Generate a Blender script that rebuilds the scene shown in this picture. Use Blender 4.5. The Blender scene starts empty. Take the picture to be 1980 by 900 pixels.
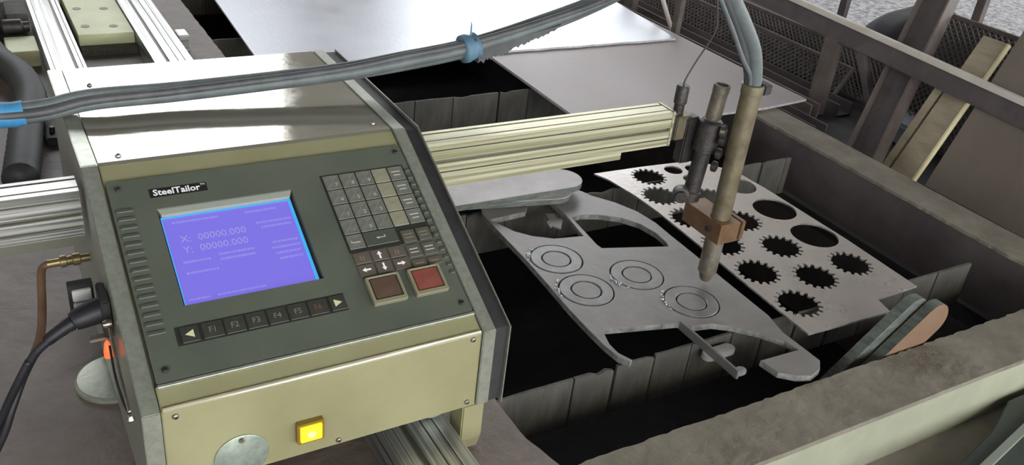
import bpy, bmesh, math, random
from mathutils import Vector, Matrix
random.seed(7)
SC = bpy.context.scene
COL = SC.collection

# ---------------------------------------------------------------- camera
cam_data = bpy.data.cameras.new('camera')
cam = bpy.data.objects.new('camera', cam_data)
COL.objects.link(cam)
def rot(rx, ry, rz):
    A = Matrix.Rotation(rx, 3, 'X'); B = Matrix.Rotation(ry, 3, 'Y'); C = Matrix.Rotation(rz, 3, 'Z')
    return A @ B @ C
M = rot(2.08818658, 0.10545325, 0.51887266)
R = Matrix((M[0], -M[1], -M[2])).transposed()
cam.matrix_world = Matrix.Translation((-0.11353855, -0.85825947, 0.96243165)) @ R.to_4x4()
cam_data.lens = 1752.8 / 1980 * 36
cam_data.sensor_width = 36
cam_data.clip_start = 0.02
SC.camera = cam

# ---------------------------------------------------------------- daylight: overcast sky seen through the hall's openings
world = bpy.data.worlds.new('overcast_sky')
SC.world = world
world.use_nodes = True
bg = world.node_tree.nodes['Background']
bg.inputs['Color'].default_value = (0.93, 0.96, 1.0, 1)
bg.inputs['Strength'].default_value = 4.2
SC.view_settings.view_transform = 'Standard'
SC.view_settings.look = 'None'
SC.view_settings.gamma = 1
SC.view_settings.use_curve_mapping = False
SC.view_settings.exposure = 0.62

def area_light(name, loc, size, size_y, power, color, rotation):
    d = bpy.data.lights.new(name, 'AREA')
    d.shape = 'RECTANGLE'; d.size = size; d.size_y = size_y
    d.energy = power; d.color = color
    o = bpy.data.objects.new(name, d); COL.objects.link(o)
    o.location = loc; o.rotation_euler = rotation
    return o
# added fill light without any fitting, behind and above the operator
area_light('front_fill_light', (0.6, -4.6, 2.2), 2.4, 0.5, 40, (1.0, 0.94, 0.80), (math.radians(68), 0, 0))

# ---------------------------------------------------------------- helpers
def mat(name, c1, c2=None, scale=8.0, rough=0.6, metal=0.0, bump=0.0, bscale=None, stretch=None, emit=None, rough2=None, spec=None, lo=.35, hi=.65, detail=6):
    m = bpy.data.materials.new(name); m.use_nodes = True
    nt = m.node_tree; N = nt.nodes; L = nt.links
    b = N['Principled BSDF']
    b.inputs['Base Color'].default_value = (*c1, 1)
    b.inputs['Roughness'].default_value = rough
    b.inputs['Metallic'].default_value = metal
    if spec is not None: b.inputs['Specular IOR Level'].default_value = spec
    tc = N.new('ShaderNodeTexCoord'); mp = N.new('ShaderNodeMapping')
    L.new(tc.outputs['Object'], mp.inputs['Vector'])
    if stretch: mp.inputs['Scale'].default_value = stretch
    if c2 is not None:
        nz = N.new('ShaderNodeTexNoise'); nz.inputs['Scale'].default_value = scale; nz.inputs['Detail'].default_value = detail
        nz.inputs['Roughness'].default_value = 0.65
        cr = N.new('ShaderNodeValToRGB')
        cr.color_ramp.elements[0].position = lo; cr.color_ramp.elements[0].color = (*c1, 1)
        cr.color_ramp.elements[1].position = hi; cr.color_ramp.elements[1].color = (*c2, 1)
        L.new(mp.outputs['Vector'], nz.inputs['Vector']); L.new(nz.outputs['Fac'], cr.inputs['Fac'])
        L.new(cr.outputs['Color'], b.inputs['Base Color'])
        if rough2 is not None:
            mr = N.new('ShaderNodeMapRange'); mr.inputs['From Min'].default_value = lo; mr.inputs['From Max'].default_value = hi
            mr.inputs['To Min'].default_value = rough; mr.inputs['To Max'].default_value = rough2
            L.new(nz.outputs['Fac'], mr.inputs['Value']); L.new(mr.outputs['Result'], b.inputs['Roughness'])
    if bump:
        n2 = N.new('ShaderNodeTexNoise'); n2.inputs['Scale'].default_value = bscale or scale * 5; n2.inputs['Detail'].default_value = 8
        bp = N.new('ShaderNodeBump'); bp.inputs['Strength'].default_value = bump; bp.inputs['Distance'].default_value = 0.01
        L.new(mp.outputs['Vector'], n2.inputs['Vector']); L.new(n2.outputs['Fac'], bp.inputs['Height']); L.new(bp.outputs['Normal'], b.inputs['Normal'])
    if emit:
        b.inputs['Emission Color'].default_value = (*emit[0], 1); b.inputs['Emission Strength'].default_value = emit[1]
    return m

MT = dict(
    champagne=mat('champagne_painted_metal', (.32,.305,.165), (.37,.355,.205), 5, .34, .35, .03, 300, rough2=.38),
    coverT=mat('scuffed_champagne_top', (.34,.32,.26), (.38,.365,.315), 14, .07, .5, .008, 90, rough2=.22, lo=.5, hi=.8),
    galv=mat('galvanised_side_plate', (.30,.315,.255), (.38,.395,.33), 110, .28, .55, .03, 140, rough2=.38),
    panel=mat('grey_green_panel', (.075,.085,.065), (.095,.105,.08), 6, .42, 0, .02, 400, rough2=.5),
    panelrib=mat('panel_rib', (.06,.066,.05), None, 5, .45),
    panelpad=mat('keypad_base', (.02,.022,.017), None, 5, .5),
    key=mat('grey_key', (.10,.105,.085), (.15,.155,.13), 90, .5),
    keypale=mat('pale_key', (.20,.195,.13), (.25,.24,.17), 60, .5),
    keyflat=mat('faded_key', (.07,.066,.05), (.09,.085,.066), 60, .5),
    keybrown=mat('faded_brown_key', (.085,.066,.05), (.10,.08,.06), 60, .5),
    softkey=mat('dark_soft_key', (.025,.027,.02), (.04,.042,.032), 40, .45),
    legend=mat('pale_legend', (.42,.43,.36), None, 5, .6),
    legdim=mat('worn_legend', (.18,.18,.13), None, 5, .6),
    legred=mat('red_legend', (.16,.06,.045), None, 5, .6),
    arrow=mat('cream_arrow', (.55,.54,.34), None, 5, .6),
    white=mat('white_print', (.8,.8,.8), None, 5, .6),
    black=mat('black_label', (.01,.01,.01), None, 5, .5),
    steel=mat('screw_steel', (.28,.26,.22), (.40,.38,.32), 80, .3, .9),
    bezel=mat('bezel_grey', (.30,.32,.27), None, 5, .45),
    screen=mat('lit_violet_screen', (.02,.02,.05), None, 5, .3, emit=((.19,.155,.72), .66)),
    cyan=mat('backlight_edge', (.01,.03,.05), None, 5, .3, emit=((.05,.42,.85), .66)),
    scrtext=mat('screen_characters', (.1,.1,.1), None, 5, .4, emit=((.25,.225,.66), .66)),
    scrdim=mat('dim_screen_characters', (.1,.1,.1), None, 5, .4, emit=((.22,.19,.69), .66)),
    yellow=mat('lit_yellow_lens', (.6,.45,.02), None, 5, .3, emit=((1.0,.72,.02), .7)),
    yhot=mat('lamp_glow', (.6,.45,.1), None, 5, .3, emit=((1.0,.9,.25), 1.0)),
    amberframe=mat('amber_switch_frame', (.20,.12,.015), None, 5, .35),
    redbtn=mat('dull_red_button', (.17,.045,.03), (.22,.07,.05), 40, .4),
    brownbtn=mat('brown_button', (.075,.045,.03), (.10,.065,.045), 40, .4),
    btnframe=mat('button_frame', (.20,.19,.12), None, 5, .4),
    disc=mat('zinc_disc', (.24,.28,.235), (.36,.41,.35), 70, .4, .5, .05, 150),
    alu=mat('bare_aluminium', (.30,.30,.28), (.62,.62,.58), 10, .28, .8, .02, 60, stretch=(.2, 28, 28), rough2=.42, lo=.4, hi=.6, detail=2),
    alur=mat('bare_aluminium_rail', (.30,.30,.29), (.62,.62,.60), 10, .28, .8, .02, 60, stretch=(28, .2, 28), rough2=.42, lo=.4, hi=.6, detail=2),
    aluy=mat('clear_coated_aluminium', (.36,.34,.20), (.60,.58,.42), 10, .32, .55, .02, 60, stretch=(.15, 22, 22), rough2=.45, lo=.4, hi=.6, detail=2),
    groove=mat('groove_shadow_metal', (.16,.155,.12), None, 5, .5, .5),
    ygplate=mat('pale_yellow_green_plate', (.56,.58,.34), (.66,.68,.44), 9, .5, .1),
    dark=mat('black_painted_steel', (.018,.018,.018), (.03,.03,.03), 30, .6, .1),
    gunmetal=mat('dark_grimy_metal', (.035,.033,.033), (.07,.06,.055), 50, .45, .5, .15),
    torch=mat('tarnished_brass_tube', (.155,.125,.075), (.235,.205,.14), 30, .42, .65, .08, 70, rough2=.55),
    brass=mat('orange_brass_block', (.15,.085,.045), (.21,.125,.07), 40, .45, .45, .08, 80),
    nozzle=mat('grimy_nozzle', (.10,.085,.065), (.19,.16,.125), 40, .5, .5, .1),
    hose=mat('grey_rubber_hose', (.085,.10,.10), (.125,.14,.14), 30, .5, 0, .05, 90),
    hosed=mat('dark_rubber_hose', (.05,.052,.055), (.085,.088,.09), 30, .5, 0, .05, 90),
    tape=mat('blue_tape', (.03,.17,.36), (.06,.25,.45), 25, .55),
    tapef=mat('faded_blue_tape', (.06,.14,.20), (.10,.19,.26), 25, .6),
    wire=mat('thin_dark_wire', (.05,.04,.045), None, 5, .5),
    blackrub=mat('black_rubber', (.012,.012,.016), None, 5, .5),
    rusthose=mat('rusty_brown_hose', (.11,.055,.03), (.16,.09,.05), 30, .6),
    oldbrass=mat('worn_brass_fitting', (.40,.32,.16), (.20,.15,.08), 50, .35, .7),
    whitepl=mat('white_plastic', (.58,.58,.56), None, 5, .5),
    orangelamp=mat('orange_indicator', (.8,.1,.02), None, 5, .4, emit=((1.0,.12,.03), .75)),
    deck=mat('dusty_rusted_deck', (.135,.105,.088), (.215,.175,.15), 7, .55, 0, .35, 40, lo=.3, hi=.7),
    rim=mat('dusty_rusted_rim', (.135,.118,.09), (.24,.212,.165), 9, .8, .05, .5, 45, lo=.3, hi=.7),
    web=mat('pale_green_painted_web', (.28,.29,.21), (.36,.37,.27), 5, .55, .1, .1, 40),
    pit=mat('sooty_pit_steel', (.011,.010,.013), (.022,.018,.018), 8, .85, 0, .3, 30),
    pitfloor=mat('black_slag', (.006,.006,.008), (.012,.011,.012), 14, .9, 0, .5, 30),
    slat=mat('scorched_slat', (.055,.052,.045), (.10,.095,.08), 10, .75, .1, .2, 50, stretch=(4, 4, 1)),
    sheetA=mat('mill_scale_sheet_bright', (.36,.37,.41), (.47,.48,.51), 3.0, .30, .65, .05, 60, rough2=.45, lo=.3, hi=.7),
    sheetB=mat('mill_scale_sheet_brown', (.30,.265,.26), (.35,.31,.30), 2.5, .5, .25, .05, 60, rough2=.6, lo=.3, hi=.7),
    edgeb=mat('bright_cut_edge', (.75,.75,.75), (.55,.55,.55), 60, .4, .5, .2),
    gears=mat('cut_sheet_steel', (.33,.295,.27), (.42,.38,.35), 6, .25, .5, .04, 70, rough2=.36),
    cutp=mat('cut_plate_steel', (.185,.17,.162), (.25,.232,.222), 7, .42, .35, .06, 70, rough2=.5),
    ring=mat('ring_steel', (.17,.165,.16), (.235,.23,.225), 20, .4, .4, .06, 70),
    kerf=mat('kerf_edge', (.14,.14,.135), (.36,.36,.34), 50, .45, .4, .1),
    slabm=mat('grey_pink_slab', (.34,.31,.31), (.47,.44,.43), 5, .5, .15, .1, 40),
    slabrust=mat('warm_rusty_slab', (.15,.085,.045), (.19,.115,.068), 5, .7, 0, .1, 40),
    slabedge=mat('flame_cut_edge', (.075,.085,.075), (.15,.165,.145), 30, .6, .2, .3, 60, stretch=(1,1,4)),
    rust=mat('rusty_brown_steel', (.085,.065,.06), (.14,.115,.10), 7, .7, .1, .2, 40),
    rustp=mat('purple_brown_steel', (.075,.058,.062), (.115,.095,.095), 7, .7, .1, .2, 40),
    railtop=mat('lit_rail_top', (.58,.53,.46), (.72,.67,.60), 9, .5, .2, .1, 60),
    wood=mat('weathered_board', (.20,.165,.11), (.31,.27,.19), 6, .8, 0, .15, 60, stretch=(8, 1, 1)),
    woodedge=mat('pale_board_edge', (.52,.46,.27), (.60,.54,.34), 12, .7),
    bigplate=mat('brown_leaning_plate', (.12,.095,.075), (.15,.125,.10), 3, .6, .1, .05, 30),
    meshm=mat('grimy_wire_mesh', (.12,.105,.10), (.17,.15,.14), 20, .6, .3),
    scrapblue=mat('pale_blue_grey_block', (.30,.33,.38), (.36,.39,.43), 10, .6),
    tarp=mat('dark_tarpaulin', (.03,.03,.033), (.05,.05,.052), 6, .8, 0, .3, 20),
    gdark=mat('dark_green_paint', (.035,.048,.042), (.05,.062,.052), 8, .5),
    gedge=mat('pale_green_edge', (.26,.30,.25), None, 8, .5),
    floor=mat('dirty_concrete', (.16,.14,.12), (.26,.235,.205), 7, .9, 0, .4, 40, lo=.3, hi=.7),
    gravel=mat('pale_gravel', (.22,.21,.21), (.60,.585,.59), 40, .95, 0, .5, 120, lo=.38, hi=.6),
    wallm=mat('grey_wall', (.62,.60,.56), (.68,.66,.62), 1, .9),
    roofm=mat('dark_roof_sheet', (.045,.045,.045), None, 1, .9),
)

class T:            # a top-level thing: Empty at its base
    pass
def tag(o, label, cat, group=None, kind=None):
    if label: o['label'] = label
    if cat: o['category'] = cat
    if group: o['group'] = group
    if kind: o['kind'] = kind
    return o
def thing(name, label, cat, loc=(0, 0, 0), group=None):
    o = bpy.data.objects.new(name, None); COL.objects.link(o)
    o.location = loc; o.empty_display_size = .02
    return tag(o, label, cat, group)
def wloc(o):
    v = Vector((0, 0, 0))
    while o is not None:
        v += o.location; o = o.parent
    return v
def link(name, me, m, parent=None, origin=None, smooth=False, mats=None):
    """me has world coordinates; the object's origin goes to its own centre (or the given origin)"""
    if origin is None:
        if me.vertices:
            xs = [v.co for v in me.vertices]
            origin = Vector([(min(c[i] for c in xs) + max(c[i] for c in xs)) / 2 for i in range(3)])
        else: origin = Vector()
    origin = Vector(origin)
    me.transform(Matrix.Translation(-origin))
    for mm in (mats or [m]): me.materials.append(mm)
    for p in me.polygons: p.use_smooth = smooth
    me.name = name
    o = bpy.data.objects.new(name, me); COL.objects.link(o)
    if parent is not None:
        o.parent = parent; o.location = origin - wloc(parent)
    else: o.location = origin
    return o
def bm_mesh(bm, bevel=0, seg=2):
    if bevel:
        bmesh.ops.bevel(bm, geom=list(bm.edges), offset=bevel, segments=seg, affect='EDGES', clamp_overlap=True)
    me = bpy.data.meshes.new('m'); bm.to_mesh(me); bm.free(); return me
def box_bm(lo, hi, bm=None):
    bm = bm or bmesh.new()
    r = bmesh.ops.create_cube(bm, size=1)
    for v in r['verts']:
        v.co = Vector([lo[i] + (v.co[i] + .5) * (hi[i] - lo[i]) for i in range(3)])
    return bm
def box(name, lo, hi, m, parent=None, bevel=0, X=None, seg=2):
    bm = box_bm(lo, hi)
    me = bm_mesh(bm, bevel, seg)
    if X is not None: me.transform(X)
    return link(name, me, m, parent)
def boxes(name, lst, m, parent=None, X=None, bevel=0):
    bm = bmesh.new()
    for lo, hi in lst: box_bm(lo, hi, bm)
    me = bm_mesh(bm, bevel, 1)
    if X is not None: me.transform(X)
    return link(name, me, m, parent)
def prism(name, pts, a, b, axis, m, parent=None, bevel=0, X=None, seg=2):
    """extrude polygon pts between a and b along axis ('x': pts are (y,z); 'y': (x,z); 'z': (x,y))"""
    bm = bmesh.new()
    def P(p, t):
        return {'x': (t, p[0], p[1]), 'y': (p[0], t, p[1]), 'z': (p[0], p[1], t)}[axis]
    A = [bm.verts.new(P(p, a)) for p in pts]; B = [bm.verts.new(P(p, b)) for p in pts]
    bm.faces.new(A); bm.faces.new(B[::-1])
    n = len(pts)
    for i in range(n): bm.faces.new((A[i], B[i], B[(i + 1) % n], A[(i + 1) % n]))
    bmesh.ops.recalc_face_normals(bm, faces=bm.faces)
    me = bm_mesh(bm, bevel, seg)
    if X is not None: me.transform(X)
    return link(name, me, m, parent)
def lathe(name, prof, base, axis, m, parent=None, n=32, X=None, smooth=True):
    """prof: list of (r, t) along unit axis from base"""
    ax = Vector(axis).normalized(); u = ax.orthogonal().normalized(); v = ax.cross(u)
    bm = bmesh.new(); rings = []
    for r, t in prof:
        rings.append([bm.verts.new(Vector(base) + ax * t + (u * math.cos(2 * math.pi * k / n) + v * math.sin(2 * math.pi * k / n)) * r) for k in range(n)])
    for i in range(len(rings) - 1):
        for k in range(n):
            bm.faces.new((rings[i][k], rings[i][(k + 1) % n], rings[i + 1][(k + 1) % n], rings[i + 1][k]))
    bm.faces.new(rings[0][::-1]); bm.faces.new(rings[-1])
    bmesh.ops.recalc_face_normals(bm, faces=bm.faces)
    me = bm_mesh(bm)
    if X is not None: me.transform(X)
    o = link(name, me, m, parent, smooth=smooth)
    if smooth:
        try:
            for e in me.edges: pass
            me.set_sharp_from_angle(angle=math.radians(35))
        except Exception: pass
    return o
def catmull(pts, k=8):
    pts = [Vector(p) for p in pts]
    P = [pts[0] * 2 - pts[1]] + pts + [pts[-1] * 2 - pts[-2]]
    out = []
    for i in range(1, len(P) - 2):
        for j in range(k):
            t = j / k
            a, b, c, d = P[i - 1], P[i], P[i + 1], P[i + 2]
            out.append(.5 * ((2 * b) + (c - a) * t + (2 * a - 5 * b + 4 * c - d) * t * t + (3 * b - a - 3 * c + d) * t ** 3))
    out.append(pts[-1]); return out
def tube(name, pts, r, m, parent=None, n=12, smooth_path=True, k=8, wobble=0, bands=0):
    path = catmull(pts, k) if smooth_path else [Vector(p) for p in pts]
    rr = r if callable(r) else (lambda t: r)
    bm = bmesh.new(); rings = []; up = None
    for i, p in enumerate(path):
        d = (path[min(i + 1, len(path) - 1)] - path[max(i - 1, 0)]).normalized()
        if up is None: up = d.orthogonal().normalized()
        up = (up - d * up.dot(d)).normalized(); w = d.cross(up)
        R_ = rr(i / (len(path) - 1)) * (1 + (random.uniform(-wobble, wobble) if wobble else 0))
        if bands and i % 2: R_ *= 1 - bands
        rings.append([bm.verts.new(p + (up * math.cos(2 * math.pi * q / n) + w * math.sin(2 * math.pi * q / n)) * R_) for q in range(n)])
    for i in range(len(rings) - 1):
        for q in range(n):
            bm.faces.new((rings[i][q], rings[i][(q + 1) % n], rings[i + 1][(q + 1) % n], rings[i + 1][q]))
    bm.faces.new(rings[0][::-1]); bm.faces.new(rings[-1])
    bmesh.ops.recalc_face_normals(bm, faces=bm.faces)
    return link(name, bm_mesh(bm), m, parent, smooth=True)
def plate(name, outline, holes, z0, z1, m, parent=None, X=None, bevel=0.0, em=None):
    """flat plate with cut holes; the side faces take the edge material em"""
    cu = bpy.data.curves.new('c', 'CURVE'); cu.dimensions = '2D'; cu.fill_mode = 'BOTH'
    cu.extrude = (z1 - z0) / 2 - bevel; cu.bevel_depth = bevel; cu.bevel_resolution = 0
    if bevel: cu.offset = -bevel
    for poly in [outline] + list(holes):
        s = cu.splines.new('POLY'); s.points.add(len(poly) - 1)
        for i, p in enumerate(poly): s.points[i].co = (p[0], p[1], 0, 1)
        s.use_cyclic_u = True
    ob = bpy.data.objects.new('c', cu)
    me = bpy.data.meshes.new_from_object(ob)
    bpy.data.objects.remove(ob); bpy.data.curves.remove(cu)
    me.transform(Matrix.Translation((0, 0, (z0 + z1) / 2)))
    me.materials.clear()
    normals = [abs(p.normal.z) for p in me.polygons]
    if X is not None: me.transform(X)
    o = link(name, me, m, parent, mats=[m, em] if em else [m])
    if em:
        for p, nz in zip(me.polygons, normals): p.material_index = 0 if nz > .5 else 1
    return o
def text(name, s, size, m, parent, X, align='CENTER', ex=.0001, shear=0, bold=0):
    cu = bpy.data.curves.new('t', 'FONT'); cu.body = s; cu.size = size; cu.extrude = ex
    cu.align_x = align; cu.align_y = 'CENTER'; cu.resolution_u = 2; cu.shear = shear; cu.offset = bold
    ob = bpy.data.objects.new('t', cu); me = bpy.data.meshes.new_from_object(ob)
    bpy.data.objects.remove(ob); bpy.data.curves.remove(cu)
    me.materials.clear(); me.transform(X)
    return link(name, me, m, parent)
def circle(cx, cy, r, n=48): return [(cx + r * math.cos(2 * math.pi * i / n), cy + r * math.sin(2 * math.pi * i / n)) for i in range(n)]
def gear(cx, cy, r0, r1, n=17, ph=0):
    out = []
    for i in range(n):
        a = 2 * math.pi * i / n + ph; st = 2 * math.pi / n
        for f, r in ((-.30, r0), (-.17, r1), (.17, r1), (.30, r0), (.5, r0)):
            out.append((cx + r * math.cos(a + f * st), cy + r * math.sin(a + f * st)))
    return out
def jag(a, b, step=.02, amp=.0015):
    a, b = Vector(a), Vector(b); n = max(1, int((b - a).length / step)); d = (b - a).normalized(); nn = Vector((-d.y, d.x))
    return [tuple(a + (b - a) * i / n + nn * (random.uniform(-amp, amp) if i else 0)) for i in range(n)]
def roundrect(x0, y0, x1, y1, r, n=4):
    out = []
    for cx, cy, a0 in ((x1 - r, y1 - r, 0), (x0 + r, y1 - r, 90), (x0 + r, y0 + r, 180), (x1 - r, y0 + r, 270)):
        for i in range(n + 1):
            a = math.radians(a0 + 90 * i / n); out.append((cx + r * math.cos(a), cy + r * math.sin(a)))
    return out
def smooth_poly(pts, k=3):
    n = len(pts); out = []
    for i in range(n):
        a, b, c, d = [Vector(pts[(i + j - 1) % n]) for j in range(4)]
        for j in range(k):
            t = j / k
            p = .5 * ((2 * b) + (c - a) * t + (2 * a - 5 * b + 4 * c - d) * t * t + (3 * b - a - 3 * c + d) * t ** 3)
            out.append((p.x, p.y))
    return out
def struct(o): o['kind'] = 'structure'; return o

# ================================================================= SETTING
FZ = -.12
# hall floor, open round the pit of the table
struct(plate('floor', [(-6, -6), (3.3, -6), (3.3, .3), (2.005, .3), (2.005, -.15), (.3, -.15), (.3, 3.1), (3.3, 3.1), (3.3, 9), (-6, 9)], [], FZ - .05, FZ, MT['floor']))
struct(box('floor', (2.005, .3, FZ - .05), (3.3, 3.1, FZ), mat('shade_darkened_floor', (.022,.021,.024), (.05,.046,.045), 6, .7, 0, .3, 40)))  # dark colour stands in for the shade on this floor beside the table
struct(box('ground_outdoors', (3.3, -20, FZ - .1), (30, 30, FZ - .02), MT['gravel']))
# back wall with two tall bright window openings
WY = 8.0
struct(box('wall_back', (-6, WY, FZ), (-1.75, WY + .2, 6.8), MT['wallm']))
struct(box('wall_back', (-1.75, WY, FZ), (2.65, WY + .2, 2.5), MT['wallm']))
struct(box('wall_back', (2.65, WY, FZ), (3.95, WY + .2, 6.8), MT['wallm']))
struct(box('wall_back', (3.95, WY, FZ), (8.2, WY + .2, 1.3), MT['wallm']))
struct(box('wall_back', (-1.75, WY, 5.3), (2.65, WY + .2, 6.8), MT['wallm']))
struct(box('wall_back', (3.95, WY, 4.9), (8.2, WY + .2, 6.8), MT['wallm']))
struct(box('wall_left', (-6.2, -6, FZ), (-6, WY + .2, 6.8), MT['wallm']))
struct(box('wall_front', (-6, -6.2, 2.6), (9, -6, 6.8), MT['wallm']))
struct(box('ceiling', (-6.2, -6.2, 6.8), (8.4, WY + .2, 6.95), MT['roofm']))
struct(box('wall_right_with_added_lintel', (8.2, 1.5, FZ), (8.4, WY + .2, 6.8), MT['wallm']))

struct(box('wall_right_with_added_lintel', (8.2, -6, 3.1), (8.4, 1.5, 6.8), MT['wallm']))  # added lintel out of view, keeps steep side light off the slats
# ================================================================= CUTTING TABLE
table = thing('cutting_table', 'long rust-brown steel cutting table with an open black slatted pit', 'table', (.5, .5, FZ))
PX0, PX1, PY0, PY1 = .52, 1.885, -.077, 3.0
out = jag((-.9, -1.1), (.535, -1.1)) + jag((.535, -1.1), (.535, -.192)) + [(.535, -.192)] + jag((PX0 + .02, PY0), (PX0 + .0, 0), .02, .001) + jag((PX0, 0), (PX0, 3.1), .02, .0012) + [(PX0, 3.1), (-.9, 3.1)]
plate('deck_plate', out, [], -.012, 0, MT['deck'], table)
box('deck_skirt', (-.88, -1.08, FZ), (.50, 3.08, -.0125), MT['pit'], table)
out = [(.536, -.192)] + jag((.536, -.192), (2.0, -.192), .05, .0006) + [(2.0, -.192), (2.0, PY0)] + jag((2.0, PY0), (.545, PY0), .012, .002)
plate('near_rim', out, [], -.01, .0, MT['rim'], table, bevel=.001)
box('rim_web', (.53, -.190, FZ), (2.0, -.172, -.0105), MT['web'], table)
out = [(PX1, PY0 + .001), (2.0, PY0 + .001)] + jag((2.0, PY0), (2.0, 3.1), .05, .001) + jag((PX1, 3.1), (PX1, PY0 + .01), .012, .002)
plate('side_rim', out, [], -.01, .0, MT['rim'], table, bevel=.001)
box('outer_web', (1.985, -.17, FZ), (1.999, 3.1, -.0105), MT['rust'], table)
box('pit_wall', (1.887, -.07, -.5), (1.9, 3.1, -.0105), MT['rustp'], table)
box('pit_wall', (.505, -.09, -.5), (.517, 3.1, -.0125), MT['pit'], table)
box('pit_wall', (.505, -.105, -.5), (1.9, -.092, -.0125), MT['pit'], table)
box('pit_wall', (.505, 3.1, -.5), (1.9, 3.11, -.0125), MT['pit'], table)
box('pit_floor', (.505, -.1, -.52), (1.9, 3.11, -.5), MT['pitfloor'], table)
# upright slats, each a row of notched scorched plates
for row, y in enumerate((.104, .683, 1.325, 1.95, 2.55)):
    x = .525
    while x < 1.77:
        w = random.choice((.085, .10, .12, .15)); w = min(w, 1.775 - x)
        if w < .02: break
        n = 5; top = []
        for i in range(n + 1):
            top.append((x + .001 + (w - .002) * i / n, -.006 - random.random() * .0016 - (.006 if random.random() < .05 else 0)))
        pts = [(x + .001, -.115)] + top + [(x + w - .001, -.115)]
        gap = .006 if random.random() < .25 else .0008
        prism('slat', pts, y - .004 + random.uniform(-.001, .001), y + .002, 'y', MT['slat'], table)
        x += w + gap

for x in (.56, 1.78):
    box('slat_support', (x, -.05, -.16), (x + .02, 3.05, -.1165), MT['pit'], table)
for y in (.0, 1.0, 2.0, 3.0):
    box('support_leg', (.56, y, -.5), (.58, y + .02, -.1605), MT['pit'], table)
# ================================================================= BIG SHEETS
o = plate('steel_sheet', [(1.305, .972), (1.6, .970), (1.95, .966), (2.141, .985), (2.133, 1.26), (2.138, 2.3), (1.32, 2.3)], [], .001, .010, MT['sheetB'], em=MT['edgeb'], bevel=.0008)
tag(o, 'brownish matt steel sheet lying under the bright sheet, behind the beam', 'sheet')
out = [(.585, 1.60)] + jag((.585, 1.60), (2.078, 1.575), .03, .003) + [(2.078, 1.575), (2.11, 1.789), (2.142, 2.113), (2.17, 3.05), (.66, 3.05), (.622, 2.343)]
o = plate('steel_sheet', out, [], .011, .018, MT['sheetA'], em=MT['edgeb'], bevel=.0008)
tag(o, 'large bright silvery steel sheet, topmost, catching the daylight', 'sheet')

# ================================================================= RAILS (along y)
def extr_profile(w, h, topg, sideg, d=.004):
    """aluminium extrusion profile centred on width, z from 0 to h, with grooves cut in the top"""
    pts = [(0, 0), (w, 0), (w, h)]
    for a, b in sorted(topg, reverse=True):
        pts += [(b, h), (b, h - d), (a, h - d), (a, h)]
    pts += [(0, h)]
    for a, b in sorted(sideg, reverse=True):
        pts += [(0, b), (d, b), (d, a), (0, a)]
    return pts
rail = thing('guide_rail', 'twin silver aluminium guide rail running under the console to the back left', 'rail', (.2, .8, 0))
for x0, w, gs in ((.040, .086, [(.010, .012), (.058, .066), (.076, .078)]), (.293, .100, [(.030, .039), (.060, .062), (.078, .080)])):
    prism('rail_beam', [(x0 + a, b + .001) for a, b in extr_profile(w, .059, gs, [(.015, .02), (.038, .043)], .006)], -1.0, 3.0, 'y', MT['alur'], rail)
    for a, b in gs:
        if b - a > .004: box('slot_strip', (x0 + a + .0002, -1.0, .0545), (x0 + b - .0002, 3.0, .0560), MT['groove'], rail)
    box('rail_tooth_strip', (x0 + w + .001, -1.0, .001), (x0 + w + .008, 3.0, .030), MT['groove'], rail)
cp = box('cross_plate', (.142, 1.89, .02), (.291, 2.35, .052), MT['ygplate'], rail, .001)
for px, py in ((.17, 2.14), (.245, 2.13), (.17, 1.965), (.245, 1.955), (.17, 2.27), (.245, 2.27)):
    lathe('bolt_recess', [(.012, 0), (.012, .0012), (.008, .0014)], (px, py, .052), (0, 0, 1), MT['groove'], cp, 16)
box('cross_foot', (.142, 1.85, .001), (.291, 2.35, .0195), MT['slat'], rail)
box('end_bracket', (-.045, 1.80, .001), (.032, 1.93, .045), MT['ygplate'], rail, .002)
lathe('clamp_cylinder', [(.018, 0), (.022, .004), (.022, .05), (.014, .055), (.014, .07)], (-.045, 1.97, .06), (1, 0, 0), MT['gunmetal'], rail, 20)
box('clamp_stub', (.405, 1.84, .001), (.435, 1.90, .05), MT['alu'], rail, .002)

# ================================================================= CROSS BEAM (along x)
beam = thing('cross_beam', 'long grooved silver aluminium beam reaching from the console over the pit', 'beam', (.5, .35, .27))
def xprof(y0, z0, w, h):
    pts = [(y0, z0), (y0 + w, z0), (y0 + w, z0 + h)]
    for a, b in ((.034, .039), (.010, .014)): pts += [(y0 + b, z0 + h), (y0 + b, z0 + h - .004), (y0 + a, z0 + h - .004), (y0 + a, z0 + h)]
    pts += [(y0, z0 + h)]
    for a, b, d in ((.053, .056, .005), (.030, .037, .010), (.013, .016, .005)): pts += [(y0, z0 + b), (y0 + d, z0 + b), (y0 + d, z0 + a), (y0, z0 + a)]
    return pts
prism('beam_profile', xprof(.325, .292, .047, .068), .475, .982, 'x', MT['aluy'], beam)
prism('beam_profile', xprof(.325, .292, .047, .068), -.75, -.028, 'x', MT['alu'], beam)
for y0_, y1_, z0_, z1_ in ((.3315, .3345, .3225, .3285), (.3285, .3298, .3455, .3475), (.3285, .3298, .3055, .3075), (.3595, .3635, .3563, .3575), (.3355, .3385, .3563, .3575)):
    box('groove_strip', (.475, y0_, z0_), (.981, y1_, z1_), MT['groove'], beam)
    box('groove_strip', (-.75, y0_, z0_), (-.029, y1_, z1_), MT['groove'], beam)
box('rack_strip', (.475, .331, .274), (.882, .36, .2915), MT['aluy'], beam, .001)
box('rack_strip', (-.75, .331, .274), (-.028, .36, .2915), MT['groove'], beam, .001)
box('end_cap', (.983, .324, .291), (.989, .373, .361), MT['aluy'], beam, .001)
box('end_slot', (.9892, .327, .300), (.9965, .370, .352), MT['gunmetal'], beam, .001)
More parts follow.
